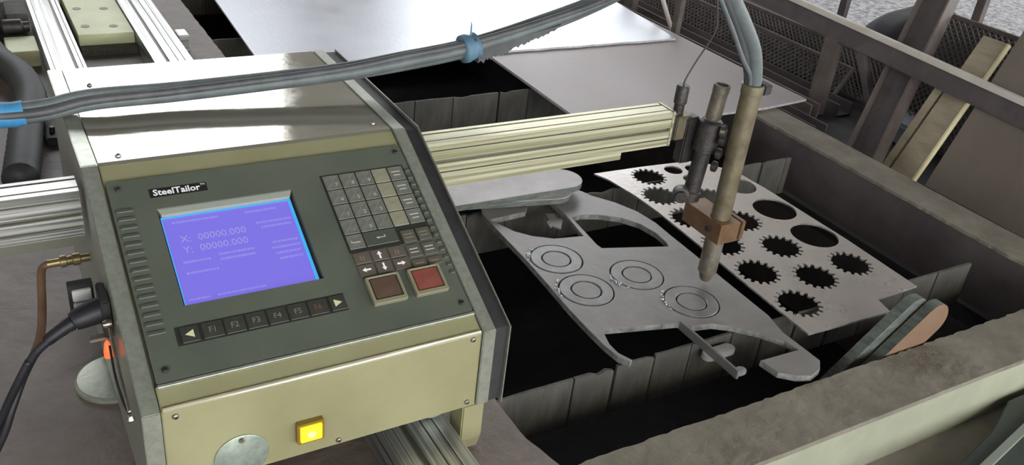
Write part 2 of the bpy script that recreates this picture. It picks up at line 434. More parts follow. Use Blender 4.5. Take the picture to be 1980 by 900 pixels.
lathe('end_screw', [(.004, 0), (.004, .003)], (.9965, .335, .35), (1, 0, 0), MT['steel'], beam, 12)

# ================================================================= CONSOLE
W_ = .42; P0 = Vector((0, 0, .2294)); D_ = Vector((0, .33, .389 - .2294)); SL = D_.length; D_.normalize()
NRM = Vector((0, -D_.z, D_.y))
def PX(u=0, s=0, n=0):      # panel frame -> world
    m = Matrix((Vector((1, 0, 0)), D_, NRM)).transposed().to_4x4()
    return Matrix.Translation(P0 + Vector((1, 0, 0)) * u + D_ * s + NRM * n) @ m
con = thing('control_console', 'champagne metal control console with lit violet screen and keypad', 'console', (.21, .35, .05))
side = lambda zb, e=0: [(0 - e, zb), (0 - e, .2294), (.33 - e * .3, .391 + e), (.70, .391 + e), (.70, zb)]
foldm = mat('fold_highlight_metal', (.72,.68,.5), None, 5, .22, .5)  # pale colour paints in the highlight line along the front fold
def sl(s_, n_=0): q = P0 + D_ * s_ + NRM * n_; return (q.y, q.z)
prism('housing', [(.002, .100), (.002, .228), sl(.0338), sl(.0338, -.0085), sl(.3365, -.0085), sl(.3365), (.330, .3885), (.70, .3885), (.70, .100)], 0, W_, 'x', MT['champagne'], con, .0012, seg=2)
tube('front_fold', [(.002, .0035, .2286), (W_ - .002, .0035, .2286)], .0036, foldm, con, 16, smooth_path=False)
prism('top_cover', [(.331, .3888), (.337, .3907), (.70, .3907), (.70, .3888)], .0005, W_ - .0005, 'x', MT['coverT'], con)
prism('side_plate', side(.045, .001), -.022, -.0012, 'x', MT['galv'], con, .0012)
prism('side_plate', side(.100, .001), W_ + .0012, W_ + .021, 'x', MT['galv'], con, .0012)
prism('side_guard', side(.098, -.004), W_ + .0215, W_ + .0425, 'x', MT['dark'], con, .001)
prism('guard_edge', side(.094, .001), W_ + .043, W_ + .0445, 'x', MT['galv'], con)
# black gasket lines where the side plates meet the housing are real gaps (1.2 mm)
pan = plate('control_panel', roundrect(.002, .0345, W_ - .002, .336, .004), [[(.055, .131), (.235, .131), (.235, .281), (.055, .281)]], -.008, .004, MT['panel'], con, X=PX(), bevel=.0005)
box('panel_ridge', (.001, .0275, 0), (W_ - .001, .0335, .006), MT['galv'], con, .0018, X=PX(), seg=3)
scr_frame = box('screen_well', (.0555, .1315, -.0055), (.2345, .2805, -.0045), MT['panelpad'], con, X=PX())
prism('well_bevel', [(.0555, .2805), (.2345, .2805), (.2305, .2715), (.0590, .2715)], -.004, .0035, 'z', MT['bezel'], scr_frame, X=PX())
scr = box('screen', (.0575, .1345, -.0043), (.2310, .2712, -.0033), MT['screen'], con, X=PX())
box('screen_edge', (.0575, .2685, -.0032), (.2310, .2712, -.0030), MT['cyan'], scr, X=PX())
box('screen_edge', (.2268, .1345, -.0032), (.2310, .2685, -.0030), MT['cyan'], scr, X=PX())
box('screen_edge', (.0575, .1345, -.0032), (.0588, .2685, -.0030), MT['cyan'], scr, X=PX())
text('screen_text', 'X:  00000.000', .0150, MT['scrtext'], scr, PX(.074, .2325, -.0031), 'LEFT', .00005)
text('screen_text', 'Y:  00000.000', .0150, MT['scrtext'], scr, PX(.074, .2155, -.0031), 'LEFT', .00005)
for u0, u1, s in ((.070, .128, .2605), (.165, .205, .2600), (.175, .222, .240), (.180, .222, .232), (.070, .102, .197), (.116, .160, .201), (.116, .160, .193), (.070, .110, .180), (.188, .222, .205), (.185, .222, .196), (.188, .222, .187), (.190, .222, .178), (.064, .090, .141), (.100, .160, .141)):
    # rows of small unreadable characters
    lst = []; u = u0
    while u < u1:
        w = random.uniform(.0012, .0026); lst.append(((u, s - .0016, -.0032), (u + w, s + .0016, -.00305))); u += w + .0011
    boxes('screen_row', lst, MT['scrdim'], scr, X=PX())
# name sticker
st = box('name_sticker', (.0515, .3005, .004), (.1255, .3145, .0046), MT['black'], con, X=PX())
text('lettering', 'SteelTailor', .0138, MT['white'], st, PX(.086, .3073, .0047), 'CENTER', .00005, 0, .0003)
text('lettering', 'TM', .0045, MT['white'], st, PX(.1205, .3115, .0047), 'CENTER', .00005)
# vents
for u0, u1 in ((.006, .027), (.4095, .4175)):
    for i in range(15):
        s = .098 + i * .0132
        box('vent_rib', (u0, s, .004), (u1, s + .0055, .0062), MT['panelrib'], con, .0008, X=PX(), seg=1)
# keypad
base = box('keypad_base', (.281, .1605, .004), (.409, .297, .0046), MT['panelpad'], con, X=PX())
kw, ks, u0, s0 = .0249, .0264, .2835, .2945
nums = [['7', '8', '9'], ['4', '5', '6'], ['1', '2', '3'], ['-', '0', '.']]
fn = [['G', 'M', 'X'], ['Y', 'F', 'I'], ['J', 'R', 'S'], ['K', 'L', '/']]
def key(u, s, w, h, m, name='key'):
    return box(name, (u, s - h, .0046), (u + w, s, .0062), m, con, .0006, X=PX(), seg=1)
for r in range(4):
    for c in range(5):
        u = u0 + c * kw; s = s0 - r * ks
        k_ = key(u, s, kw - .0016, ks - .0016, MT['keypale'] if c == 3 else MT['key'])
        if c < 3:
            text('legend', nums[r][c], .0085, MT['legend'], k_, PX(u + .0165, s - .0175, .0063), 'CENTER', .00005)
            text('legend', fn[r][c], .0062, MT['legdim'], k_, PX(u + .006, s - .0065, .0063), 'CENTER', .00005)
            prism('legend_line', [(u + .003, s - .021), (u + .0038, s - .0218), (u + .0200, s - .0032), (u + .0192, s - .0024)], .0062, .0063, 'z', MT['legdim'], k_, X=PX())
        elif c == 3:
            text('legend', '+-*/'[r], .007, MT['legdim'], k_, PX(u + .0115, s - .0125, .0063), 'CENTER', .00005)
        else:
            boxes('legend', [((u + .004, s - .0105, .0062), (u + .018, s - .0085, .0063)), ((u + .006, s - .0165, .0062), (u + .0165, s - .0148, .0063))], MT['legend'], k_, X=PX())
s = s0 - 4 * ks
k_ = key(u0, s, kw - .0016, ks - .003, MT['key'])
boxes('legend', [((u0 + .005, s - .014, .0062), (u0 + .018, s - .0125, .0063)), ((u0 + .005, s - .014, .0062), (u0 + .0065, s - .010, .0063))], MT['legend'], k_, X=PX())
k_ = key(u0 + kw, s, kw * 2 - .0016, ks - .003, MT['panelrib'], 'enter_key')
def arrow(u, s, ang, L, m, parent, n=.0063, w=.0018, hw=.0045, hl=.006):
    pts = [(-L / 2, -w), (L / 2 - hl, -w), (L / 2 - hl, -hw), (L / 2, 0), (L / 2 - hl, hw), (L / 2 - hl, w), (-L / 2, w)]
    prism('arrow', pts, 0, .0001, 'z', m, parent, X=PX(u, s, n) @ Matrix.Rotation(math.radians(ang), 4, 'Z'))
arrow(u0 + 2 * kw - .001, s - .012, 180, .014, MT['legend'], k_, w=.0007, hw=.0022, hl=.004)
box('arrow_hook', (u0 + 2 * kw + .0045, s - .0125, .0062), (u0 + 2 * kw + .006, s - .0085, .0063), MT['legend'], k_, X=PX())
for i in range(2):   # function keys right of enter
    for j in range(2):
        u = .3625 + i * .0235 - j * .0012; ss = .1815 - j * .0255
        k_ = key(u, ss, .0205, .021, MT['keyflat'])
        boxes('legend', [((u + .0035, ss - .0085, .0062), (u + .0165, ss - .0068, .0063)), ((u + .0035, ss - .0140, .0062), (u + .0165, ss - .0124, .0063))], MT['legend'] if j else MT['legdim'], k_, X=PX())
jog = [(0, 0, None), (1, 0, 90), (2, 0, 'H'), (0, 1, 180), (1, 1, -90), (2, 1, 0)]
for c, r, a in jog:
    u = .2835 + c * .0257; ss = .1585 - r * .0200
    k_ = key(u, ss, .0225, .0182, MT['keybrown'])
    if a is None or a == 'H':
        boxes('legend', [((u + .0085, ss - .0135, .0062), (u + .0098, ss - .006, .0063)), ((u + .0125, ss - .0135, .0062), (u + .0138, ss - .006, .0063))], MT['legdim'], k_, X=PX())
    else: arrow(u + .0112, ss - .0091, a, .0125, MT['white'], k_, w=.0013, hw=.0036, hl=.0055)
for i in range(2):
    u = .3615 + i * .0235; ss = .1305
    k_ = key(u, ss, .0205, .0125, MT['keybrown'])
    boxes('legend', [((u + .004, ss - .0075, .0062), (u + .016, ss - .0058, .0063))], MT['legdim'], k_, X=PX())
# soft key bar
bar = box('soft_key_bar', (.0365, .0765, .004), (.2515, .1025, .0046), MT['panelpad'], con, X=PX())
for i in range(6):
    u = .0675 + i * .0268
    k_ = key(u, .1005, .0245, .022, MT['softkey'], 'soft_key')
    text('legend', 'F%d' % (i + 1), .0110, MT['legred'] if i == 5 else MT['legdim'], k_, PX(u + .0122, .0892, .0063), 'CENTER', .00005)
for u, sg in ((.0525, -1), (.2405, 1)):
    k_ = key(u - .0105, .1005, .021, .022, MT['softkey'], 'soft_key')
    prism('arrow', [(sg * .0058, 0), (-sg * .0048, -.0055), (-sg * .0048, .0055)], 0, .0001, 'z', MT['arrow'], k_, X=PX(u, .0895, .0063))
# two big push buttons
for u, m, nm, lab in ((.2865, 'brownbtn', 'push_button', 'brown push button'), (.3480, 'redbtn', 'push_button', 'red push button')):
    f = plate('button_frame', roundrect(u - .001, .072, u + .0475, .1150, .002), [roundrect(u + .003, .0785, u + .0435, .1125, .0015)], .0042, .0115, MT['btnframe'], con, X=PX(), bevel=.0006)
    b_ = box(nm, (u + .0036, .0790, .0045), (u + .0429, .1120, .0105), MT[m], con, .0015, X=PX())
    b_['label'] = lab
# screws
def screw(base_, axis, parent, r=.0042, m='steel', name='screw'):
    s_ = lathe(name, [(r, 0), (r, .0008), (r * .8, .0022), (r * .35, .003)], base_, axis, MT[m], parent, 18)
    a = Vector(axis)
    lathe('screw_socket', [(r * .42, .0), (r * .42, .0002)], Vector(base_) + a * .0031, axis, MT['black'], s_, 6, smooth=False)
for u, s in ((.0155, .3215), (.408, .3225), (.0155, .0500), (.407, .0500)):
    screw(P0 + Vector((u, 0, 0)) + D_ * s + NRM * .004, NRM, con, .0045, 'gunmetal')
for x, z in ((.015, .2175), (.4065, .2205), (.4065, .1105), (.215, .1085)):
    screw((x, .0015, z), (0, -1, 0), con, .0040)
screw((.03, .62, .3908), (0, 0, 1), con, .004); screw((.028, .352, .3908), (0, 0, 1), con, .004)
screw((.40, .36, .3908), (0, 0, 1), con, .0035)
cd = lathe('round_cover', [(.034, 0), (.034, .0016), (.033, .0022)], (.088, .0018, .128), (0, -1, 0), MT['disc'], con, 48)
lathe('cover_screw', [(.0040, 0), (.0040, .0008), (.0025, .003)], (.0885, -.0005, .1555), (0, -1, 0), MT['steel'], cd, 18)
# illuminated yellow rocker switch
sw = plate('switch_frame', roundrect(.1570, .1265, .1925, .1590, .002), [roundrect(.1605, .1295, .1895, .1550, .001)], 0, .008, MT['amberframe'], con,
      X=Matrix.Translation((0, .0015, 0)) @ Matrix.Rotation(math.radians(90), 4, 'X'))
box('switch_lens', (.1610, -.0095, .1300), (.1890, .001, .1545), MT['yellow'], con, .001)
lathe('switch_glow', [(.0055, 0), (.0055, .0002), (.003, .0006)], (.175, -.0096, .1415), (0, -1, 0), MT['yhot'], con, 24)
# foot and carriage under the console
prism('foot_bracket', [(.004, .0995), (.004, .035), (.012, .008), (.028, .0015), (.040, .02), (.045, .0995)], .4035, .4385, 'x', MT['champagne'], con, .002)
box('carriage_block', (.345, .06, .0635), (.402, .24, .0990), MT['disc'], con, .002)
box('carriage_block', (.05, .06, .0635), (.13, .60, .0990), MT['gunmetal'], con, .002)
box('back_panel', (.0, .7005, .10), (W_, .7035, .388), MT['champagne'], con)
lathe('guide_wheel', [(.018, 0), (.022, .004), (.022, .014), (.018, .018)], (.375, .035, .083), (0, 1, 0), MT['disc'], con, 28)

# ================================================================= LIFTER AND TORCH
lf = thing('torch_lifter', 'dark grimy torch lifter with a stubby tube on the beam end', 'lifter', (1.0, .33, .19))
box('mount_block', (.9975, .325, .300), (1.034, .372, .348), MT['torch'], lf, .002)
lathe('wire_socket', [(.010, 0), (.010, .018), (.0125, .020), (.0125, .052), (.0105, .055)], (1.012, .345, .3485), (0, 0, 1), MT['gunmetal'], lf, 24)
lathe('lifter_tube', [(.0165, 0), (.0165, .002), (.0150, .004), (.0150, .055), (.0158, .056), (.0158, .070), (.0125, .0705), (.0125, .066)], (1.0595, .300, .346), (.08, 0, 1), MT['nozzle'], lf, 28)
lathe('lifter_body', [(.014, 0), (.019, .003), (.019, .02), (.016, .022), (.016, .105), (.023, .108), (.023, .165), (.019, .170)], (1.046, .300, .178), (.08, 0, 1), MT['gunmetal'], lf, 28)
box('lifter_plate', (1.020, .320, .250), (1.050, .345, .345), MT['gunmetal'], lf, .003)
lathe('gear_knob', [(.016, 0), (.016, .018), (.011, .019), (.011, .026)], (1.020, .300, .200), (-.6, -.8, 0), MT['gunmetal'], lf, 20)
for z, yy in ((.335, .274), (.318, .272), (.290, .273), (.262, .276)):
    lathe('adjusting_nut', [(.008, 0), (.0105, .002), (.0105, .010), (.006, .012)], (1.060, yy, z), (.5, -.8, 0), MT['steel'] if z > .33 else MT['gunmetal'], lf, 12)
tube('clamp_wire', [(1.035, .285, .345), (1.055, .262, .352), (1.07, .272, .335), (1.06, .28, .315)], .0022, MT['dark'], lf, 8)
TX, TY = 1.085, .245
tor = thing('cutting_torch', 'thick tarnished brass cutting torch standing over the cut plate', 'torch', (TX, TY, .01))
lathe('torch_tube', [(.0175, 0), (.0190, .002), (.0190, .300), (.0205, .301), (.0205, .318), (.017, .319), (.017, .314)], (TX, TY, .118), (0, 0, 1), MT['torch'], tor, 40)
lathe('torch_collar', [(.0170, 0), (.0190, .002), (.0190, .079), (.0180, .081)], (TX, TY, .036), (0, 0, 1), MT['nozzle'], tor, 40)
lathe('nozzle', [(.008, 0), (.0105, .002), (.0130, .008), (.0150, .017), (.0155, .020)], (TX, TY, .0155), (0, 0, 1), MT['nozzle'], tor, 32)
box('top_clip', (1.097, .226, .419), (1.116, .252, .438), MT['dark'], tor, .002)
cb = plate('clamp_block', [(1.0605, .322), (1.0605, .2135), (1.110, .2135), (1.110, .322)], [circle(TX, TY, .0192, 32)], .119, .162, MT['brass'], tor, bevel=.001)
cb['label'] = 'orange-brown brass clamp block'
box('clamp_cap', (1.1135, .2125, .121), (1.1245, .285, .162), MT['brass'], tor, .0015)
lathe('clamp_bolt', [(.006, 0), (.006, .004)], (1.0590, .245, .140), (-1, 0, 0), MT['dark'], tor, 6, smooth=False)

# torch hoses
th = thing('torch_hoses', 'grey rubber torch hoses curving up out of the brass torch', 'hose', (TX, TY, .43))
tube('hose', [(1.087, .245, .412), (1.082, .245, .452), (1.064, .245, .500), (1.028, .245, .548), (.985, .247, .600), (.93, .26, .68), (.9, .3, .8)], .0138, MT['hose'], th, 16)
tube('hose', [(1.078, .250, .412), (1.073, .251, .452), (1.046, .250, .500), (1.013, .248, .548), (.972, .248, .598), (.915, .262, .68), (.885, .30, .8)], .0085, MT['hosed'], th, 14)
tube('hose', [(1.075, .243, .412), (1.068, .241, .452), (1.035, .238, .49), (1.000, .24, .540), (.955, .242, .600), (.905, .25, .68), (.87, .29, .8)], .0042, MT['hose'], th, 10)
o = tube('thin_wire', [(1.012, .345, .398), (1.014, .345, .415), (1.032, .345, .450), (1.055, .345, .488), (1.062, .345, .512), (1.054, .345, .545), (1.042, .345, .59), (1.03, .345, .68)], .0016, MT['wire'], None, 8)
tag(o, 'thin dark ignition wire rising from the socket on the beam end', 'wire')

# ================================================================= CABLE BUNDLE
cbn = thing('cable_bundle', 'bundle of grey hoses taped in blue sagging across the console top', 'cables', (.3, .5, .4))
main = [(-.62, .56, .46), (-.35, .535, .412), (-.087, .512, .398), (.019, .507, .411), (.149, .504, .413), (.38, .492, .426), (.50, .490, .437), (.636, .492, .453), (.78, .498, .483), (.925, .508, .522), (1.05, .515, .575), (1.16, .52, .66), (1.27, .53, .80), (1.36, .53, 1.0)]
offs = [((0, .004, .008), .0085, 'hose'), ((0, -.008, .0), .0082, 'hose'), ((0, .010, -.003), .0078, 'hosed'), ((0, -.002, -.007), .0078, 'hose'), ((0, -.012, .008), .006, 'hosed')]
for k, (of, r, mm) in enumerate(offs):
    pts = []
    for i, p in enumerate(main):
        a = i * .55 + k * 1.2
        tw = Matrix.Rotation(.35 * math.sin(i * .7), 3, 'X') @ Vector(of)
        sc = .85 if p[0] < .45 else (1.15 if p[0] < .8 else .9)
        q = Vector(p) + tw * sc + Vector((0, .0015 * math.sin(a), .0012 * math.cos(a)))
        q.z = max(q.z, .3935 + r * 1.1) if -.03 < q.x < .47 else q.z
        pts.append(q)
    tube('hose', pts, r * 1.1, MT[mm], cbn, 14, k=6)
def wrap(xa, xb, r, m, name='tape', wob=.1):
    def P(x):
        for a, b in zip(main, main[1:]):
            if a[0] <= x <= b[0]:
                t = (x - a[0]) / (b[0] - a[0]); return Vector(a).lerp(Vector(b), t)
    pts = [P(xa + (xb - xa) * i / 6) for i in range(7)]
    return tube(name, pts, r, m, cbn, 18, smooth_path=False, wobble=wob)
wrap(-.16, -.070, .0185, MT['tape'], 'blue_tape', .05)
wrap(.618, .646, .0235, MT['tapef'], 'blue_tape', .12)
prism('tape_tail', [(.632, .475), (.636, .475), (.635, .494), (.633, .500)], .492, .4928, 'y', MT['tapef'], cbn)
# torn black insulation hanging under the bundle right of the tape
tp, bt = [], []
N_ = 46
for i in range(N_ + 1):
    t = i / N_; x = .646 + t * .165; zc = .455 + (x - .636) * .212
    tp.append((x, zc - .004)); bt.append((x, zc - .004 - (.026 * (1 - t) ** .6) * (.75 + .4 * random.random()) - random.random() * .002))
ins = prism('torn_wrapping', tp + bt[::-1], .478, .500, 'y', MT['hosed'], cbn)


# ================================================================= GEAR SHEET
G = [(1.2832, .6900, .0375, .0460), (1.2465, .5960, .0395, .0480), (1.2440, .4820), (1.2380, .3600), (1.3561, .4300), (1.3619, .3053), (1.2310, .2412), (1.3419, .1814), (1.4616, .1928), (1.2270, .1179)]
holes = [gear(g[0], g[1], *(g[2:] if len(g) > 2 else (.0405, .0498)), 17, .13 * k) for k, g in enumerate(G)]
holes += [gear(1.366, .552, .036, .044, 15, .2)]
holes += [circle(x, y, r, 40) for x, y, r in ((1.4800, .4467, .0530), (1.4790, .3155, .0550), (1.482, .5749, .043), (1.372, .703, .024), (1.4330, .690, .026), (1.3868, .644, .024))]
outl = [(1.1560, .7488), (1.1735, .7074), (1.1865, .6132), (1.1890, .5318), (1.1850, .434), (1.1790, .3191), (1.1720, .2078), (1.165, .0301), (1.3909, .023), (1.4025, .066), (1.531, .0694), (1.5406, .2698), (1.5400, .5384), (1.5330, .6369), (1.475, .7250), (1.44, .7340), (1.30, .7440)]
o = plate('gear_skeleton_sheet', outl, holes, .001, .005, MT['gears'], None, bevel=0, em=MT['kerf'])
tag(o, 'pale scrap sheet full of toothed gear-shaped and round cut-outs', 'cut sheet')

# ================================================================= S-SHAPED CUT PLATE WITH RINGS
cpt = thing('curved_cut_plate', 'grey S-shaped cut plate holding four cut rings under the torch', 'cut plate', (.95, .33, .003))
outer = [(.7954, .6692), (.8125, .6915), (.8379, .7038), (.8904, .7076), (.9712, .7138), (1.0525, .7041), (1.0713, .6673), (1.079, .6455), (1.1135, .5989), (1.1385, .5431), (1.1465, .4868), (1.1439, .4289), (1.1416, .3437), (1.1352, .2443), (1.1308, .1026), (1.1168, .0502), (1.1184, -.0139), (1.1186, -.0421), (1.0984, -.0612), (1.0696, -.0699), (1.0427, -.0596), (1.0174, -.0377), (1.0116, .0012), (1.1041, -.0022), (1.0987, .0278), (1.0719, .0679), (1.0358, .1032), (1.0038, .1246), (.9615, .1325), (.9417, .1525), (.792, .1883), (.7873, .1731), (.779, .1464), (.7788, .1189), (.79, .0921), (.783, .0887), (.7717, .109), (.7674, .1478), (.7674, .2048), (.7693, .2659), (.7763, .3519), (.7829, .4579), (.7858, .5801), (.7872, .6201), (.7886, .6515)]
hole1 = [(.7935, .6214), (.8868, .6282), (.9015, .6462), (.9011, .6619), (.8949, .6796), (.9675, .6700), (.968, .5906), (.9526, .4913), (.8845, .5036), (.8452, .529), (.8189, .5592), (.8022, .5981)]
hole2 = [(.9735, .5710), (1.0043, .5732), (1.0379, .5618), (1.0816, .5317), (1.1081, .4925), (1.1174, .4454), (1.114, .404), (1.1079, .3900), (.9622, .4340), (.960, .4480)]
rc = [(.8435, .4330), (.8386, .3129), (.9698, .3201), (1.0151, .1998)]
rc = [(.8440, .4300), (.8386, .3100), (.9698, .3201), (1.0151, .1998)]
ro, ri = .0560, .0300
plate('plate_body', outer, [hole1, hole2] + [circle(x, y, ro, 56) for x, y in rc], -.005, .008, MT['cutp'], cpt, bevel=.0008, em=MT['kerf'])
def sub(name, pts, z0, z1, m): return prism(name, pts, z0, z1, 'z', m, cpt)
# hanging web bar under the plate
Xb = Matrix.Identity(4)
prism('hanging_bar', [(.9440, .150), (.9495, .150), (.9495, -.012), (.9440, -.012)], -.0055, .0125, 'z', MT['ring'], cpt, .0006)
labs = ['cut ring with centre disc nearest the console and furthest back', 'cut ring with centre disc at the plate edge nearest the console front', 'cut ring with centre disc in the middle of the plate', 'cut ring with centre disc right beneath the torch nozzle']
labs2 = [l.replace('cut ring with centre disc', 'small round slug inside the cut ring') for l in labs]
for i, (x, y) in enumerate(rc):
    o = plate('cut_ring', circle(x, y, ro - .0026, 56), [circle(x, y, ri + .0012, 40)], -.004, .0086, MT['ring'], None, bevel=.0014, em=MT['kerf'])
    tag(o, labs[i].replace(' with centre disc', ''), 'ring', 'rings cut in the curved plate')
    o = plate('round_slug', circle(x, y, ri - .0015, 40), [], -.004, .0080, MT['cutp'], None, bevel=.0010, em=MT['kerf'])
    tag(o, labs2[i], 'disc', 'slugs inside the cut rings')
bm = bmesh.new()
for (cx, cy), n, a0 in ((rc[0], 26, 2.5), (rc[1], 12, 2.7), (rc[2], 16, 3.3), (rc[3], 14, 2.7)):
    for i in range(n):
        a = a0 + random.gauss(0, .28); rr_ = ro + random.uniform(-.001, .007)
        v = bmesh.ops.create_icosphere(bm, subdivisions=1, radius=random.uniform(.0008, .0026))['verts']
        for q in v: q.co += Vector((cx + rr_ * math.cos(a), cy + rr_ * math.sin(a), .0095))
sp = link('weld_spatter', bm_mesh(bm), MT['edgeb'], cpt); sp['kind'] = 'stuff'
o = prism('scrap_offcut', [(.934, .618), (.955, .612), (.949, .595), (.957, .580), (.941, .560), (.930, .545), (.919, .563), (.911, .560), (.916, .585), (.925, .590), (.929, .602)], -.004, .0, 'z', MT['cutp'], None, .0005)
tag(o, 'small jagged grey offcut in the left opening of the curved plate', 'offcut')
# stubs in the lower opening
def stadium(p, q, r, n=8):
    p, q = Vector(p), Vector(q); d = (q - p).normalized(); a0 = math.atan2(d.y, d.x)
    return [(q.x + r * math.cos(a0 - math.pi / 2 + math.pi * i / n), q.y + r * math.sin(a0 - math.pi / 2 + math.pi * i / n)) for i in range(n + 1)] + \
           [(p.x + r * math.cos(a0 + math.pi / 2 + math.pi * i / n), p.y + r * math.sin(a0 + math.pi / 2 + math.pi * i / n)) for i in range(n + 1)]
o = prism('flat_bar_stub', stadium((.964, .080), (1.013, .080), .0125), -.030, -.018, 'z', MT['slabm'], None, .001)
tag(o, 'short pale round-ended bar stub under the hanging bar', 'bar')
o = prism('flat_bar_stub', stadium((.962, .004), (.972, .004), .009), -.010, -.002, 'z', MT['kerf'], None, .001)
tag(o, 'tiny round-ended stub at the near end of the hanging bar', 'bar')

# ================================================================= ROUND-ENDED SLABS
def slab(p, q, r, z0, z1, lab, m=None):
    o = plate('round_ended_slab', stadium(p, q, r, 14), [], z0, z1, m or MT['slabm'], None, bevel=.001, em=MT['slabedge'])
    return tag(o, lab, 'steel slab', 'round-ended slabs lying behind the plate')
slab((.62, .745), (.985, .672), .042, .0100, .024, 'round-ended grey steel slab, lower of the two behind the curved plate')
slab((.60, .700), (1.022, .694), .0475, .0245, .040, 'round-ended pinkish steel slab, upper of the two under the beam')
# two round-ended slabs leaning out of the pit at the near rim
def leaning(name, P, Q, wv, tv, mface, medge, lab):
    """flat bar from P to Q (centres of its round ends), half-width vector wv, thickness vector tv"""
    P, Q, wv, tv = map(Vector, (P, Q, wv, tv)); L = (Q - P).length; d = (Q - P).normalized(); r = wv.length
    wv = (wv - d * wv.dot(d)).normalized() * r; nn = d.cross(wv).normalized(); t = tv.length
    if nn.dot(tv) < 0: nn = -nn
    X = Matrix.Translation(P) @ Matrix((d, wv.normalized(), d.cross(wv.normalized()))).transposed().to_4x4()
    s = 1 if d.cross(wv).dot(nn) > 0 else -1
    a, b = (0, t) if s > 0 else (-t, 0)
    o = plate(name, stadium((0, 0), (L, 0), r, 14), [], a, b, mface, None, X=X, bevel=.001, em=medge)
    return tag(o, lab, 'steel slab', 'slabs leaning out of the pit')
leaning('round_ended_slab', (1.150, -.074, -.140), (1.383, -.074, .049), (-.629 * .036, 0, .777 * .036), (0, .022, 0), MT['slabrust'], MT['slabedge'], 'orange-brown round-ended slab leaning on the near rim, front one of the pair')
leaning('round_ended_slab', (1.120, -.048, -.140), (1.353, -.048, .053), (-.629 * .036, 0, .777 * .036), (0, .022, 0), MT['slabedge'], MT['slabedge'], 'dark grey round-ended slab leaning behind the orange-brown one')

# ================================================================= THINGS AT THE CONSOLE'S LEFT SIDE
pl = thing('power_plug', 'black moulded plug with its cable at the left side of the console', 'plug', (-.04, .19, .25))
tube('plug_body', [(-.024, .190, .258), (-.040, .190, .256), (-.058, .188, .252), (-.066, .187, .249)], lambda t: .019 - .007 * t, MT['blackrub'], pl, 14)
tube('strain_relief', [(-.066, .187, .249), (-.078, .186, .243), (-.090, .185, .236), (-.098, .185, .230)], lambda t: .0105 - .003 * t, MT['blackrub'], pl, 12, bands=.2)
tube('cable', [(-.097, .185, .230), (-.113, .187, .214), (-.130, .192, .185), (-.150, .205, .140), (-.168, .225, .09), (-.185, .26, .035), (-.20, .30, .008), (-.25, .33, .008), (-.4, .36, .008)], .0055, MT['blackrub'], pl, 12)
tube('cable', [(-.122, .186, .205), (-.138, .188, .175), (-.156, .197, .135), (-.18, .21, .08), (-.205, .24, .03), (-.23, .28, .008), (-.40, .31, .008)], .0048, MT['blackrub'], pl, 12)
gh = thing('gas_fitting', 'worn brass hose fitting with a rusty brown hose left of the console', 'fitting', (-.05, .36, .235))
lathe('brass_body', [(.006, 0), (.006, .012), (.009, .013), (.009, .022), (.007, .023), (.007, .030), (.009, .031), (.009, .038), (.006, .039), (.006, .055)], (-.024, .360, .236), (-1, -.02, 0), MT['oldbrass'], gh, 14)
tube('brown_hose', [(-.078, .359, .236), (-.086, .355, .232), (-.090, .340, .222), (-.095, .310, .200), (-.103, .275, .180), (-.118, .240, .168)], .0055, MT['rusthose'], gh, 12)
tube('black_hose', [(-.118, .240, .168), (-.132, .222, .155), (-.150, .205, .125), (-.17, .20, .08), (-.2, .21, .03), (-.25, .24, .01), (-.4, .26, .008)], .0052, MT['blackrub'], gh, 12)
ot = thing('terminal_block', 'small white two-part terminal block beside the black plug', 'connector', (-.05, .27, .21))
box('block_body', (-.064, .242, .218), (-.034, .256, .267), MT['dark'], ot, .001)
box('terminal', (-.060, .2355, .2455), (-.037, .2415, .262), MT['whitepl'], ot, .001)
box('terminal', (-.060, .2355, .224), (-.037, .2415, .2425), MT['whitepl'], ot, .001)
o = lathe('indicator_lamp', [(.0055, 0), (.0055, .008), (.0035, .020), (.001, .024)], (-.034, .150, .212), (0, .1, 1), MT['orangelamp'], None, 16)
tag(o, 'small glowing orange indicator under the black plug', 'lamp')
lk = thing('latch_rod', 'thin metal latch rod hanging down the left side plate', 'latch', (-.03, .06, .22))
tube('rod', [(-.030, .140, .262), (-.031, .100, .252), (-.032, .050, .240), (-.032, .012, .231)], .0022, MT['steel'], lk, 8)
tube('rod', [(-.034, .120, .250), (-.036, .080, .236), (-.035, .040, .228), (-.032, .012, .226)], .0015, MT['dark'], lk, 8)
lathe('rod_end', [(.004, 0), (.005, .003), (.003, .008)], (-.032, .008, .222), (0, 0, 1), MT['steel'], lk, 12)
lathe('rod_pivot', [(.005, 0), (.006, .004), (.004, .010)], (-.026, .150, .262), (-1, 0, 0), MT['steel'], lk, 12)
sd = box('side_socket', (-.034, .165, .228), (-.0235, .215, .284), MT['dark'], con, .002)
box('socket_bar', (-.052, .170, .2235), (-.0235, .182, .2275), MT['galv'], con, .001)
o = lathe('round_cover_plate', [(.058, 0), (.058, .006), (.054, .009), (.02, .010)], (-.012, .372, .0005), (0, 0, 1), MT['galv'], None, 40)
tag(o, 'blue-grey round metal disc lying on the deck left of the console', 'disc')
o = tube('rubber_duct', [(-.10, 1.95, .04), (-.072, 1.75, .05), (-.030, 1.60, .05), (-.020, 1.45, .045), (-.045, 1.30, .042), (-.065, 1.15, .04), (-.08, 1.05, .035)], .036, MT['dark'], None, 18, bands=.06, k=10)
tag(o, 'fat black rubber duct lying on the deck at the back left', 'duct')
mo = thing('drive_motor', 'dark boxy drive motor at the back left behind the bracket', 'motor', (-.10, 2.2, .0))
box('motor_body', (-.22, 2.02, .001), (-.03, 2.35, .12), MT['dark'], mo, .006)
box('motor_flange', (-.028, 2.04, .02), (.030, 2.18, .075), MT['slat'], mo, .003)
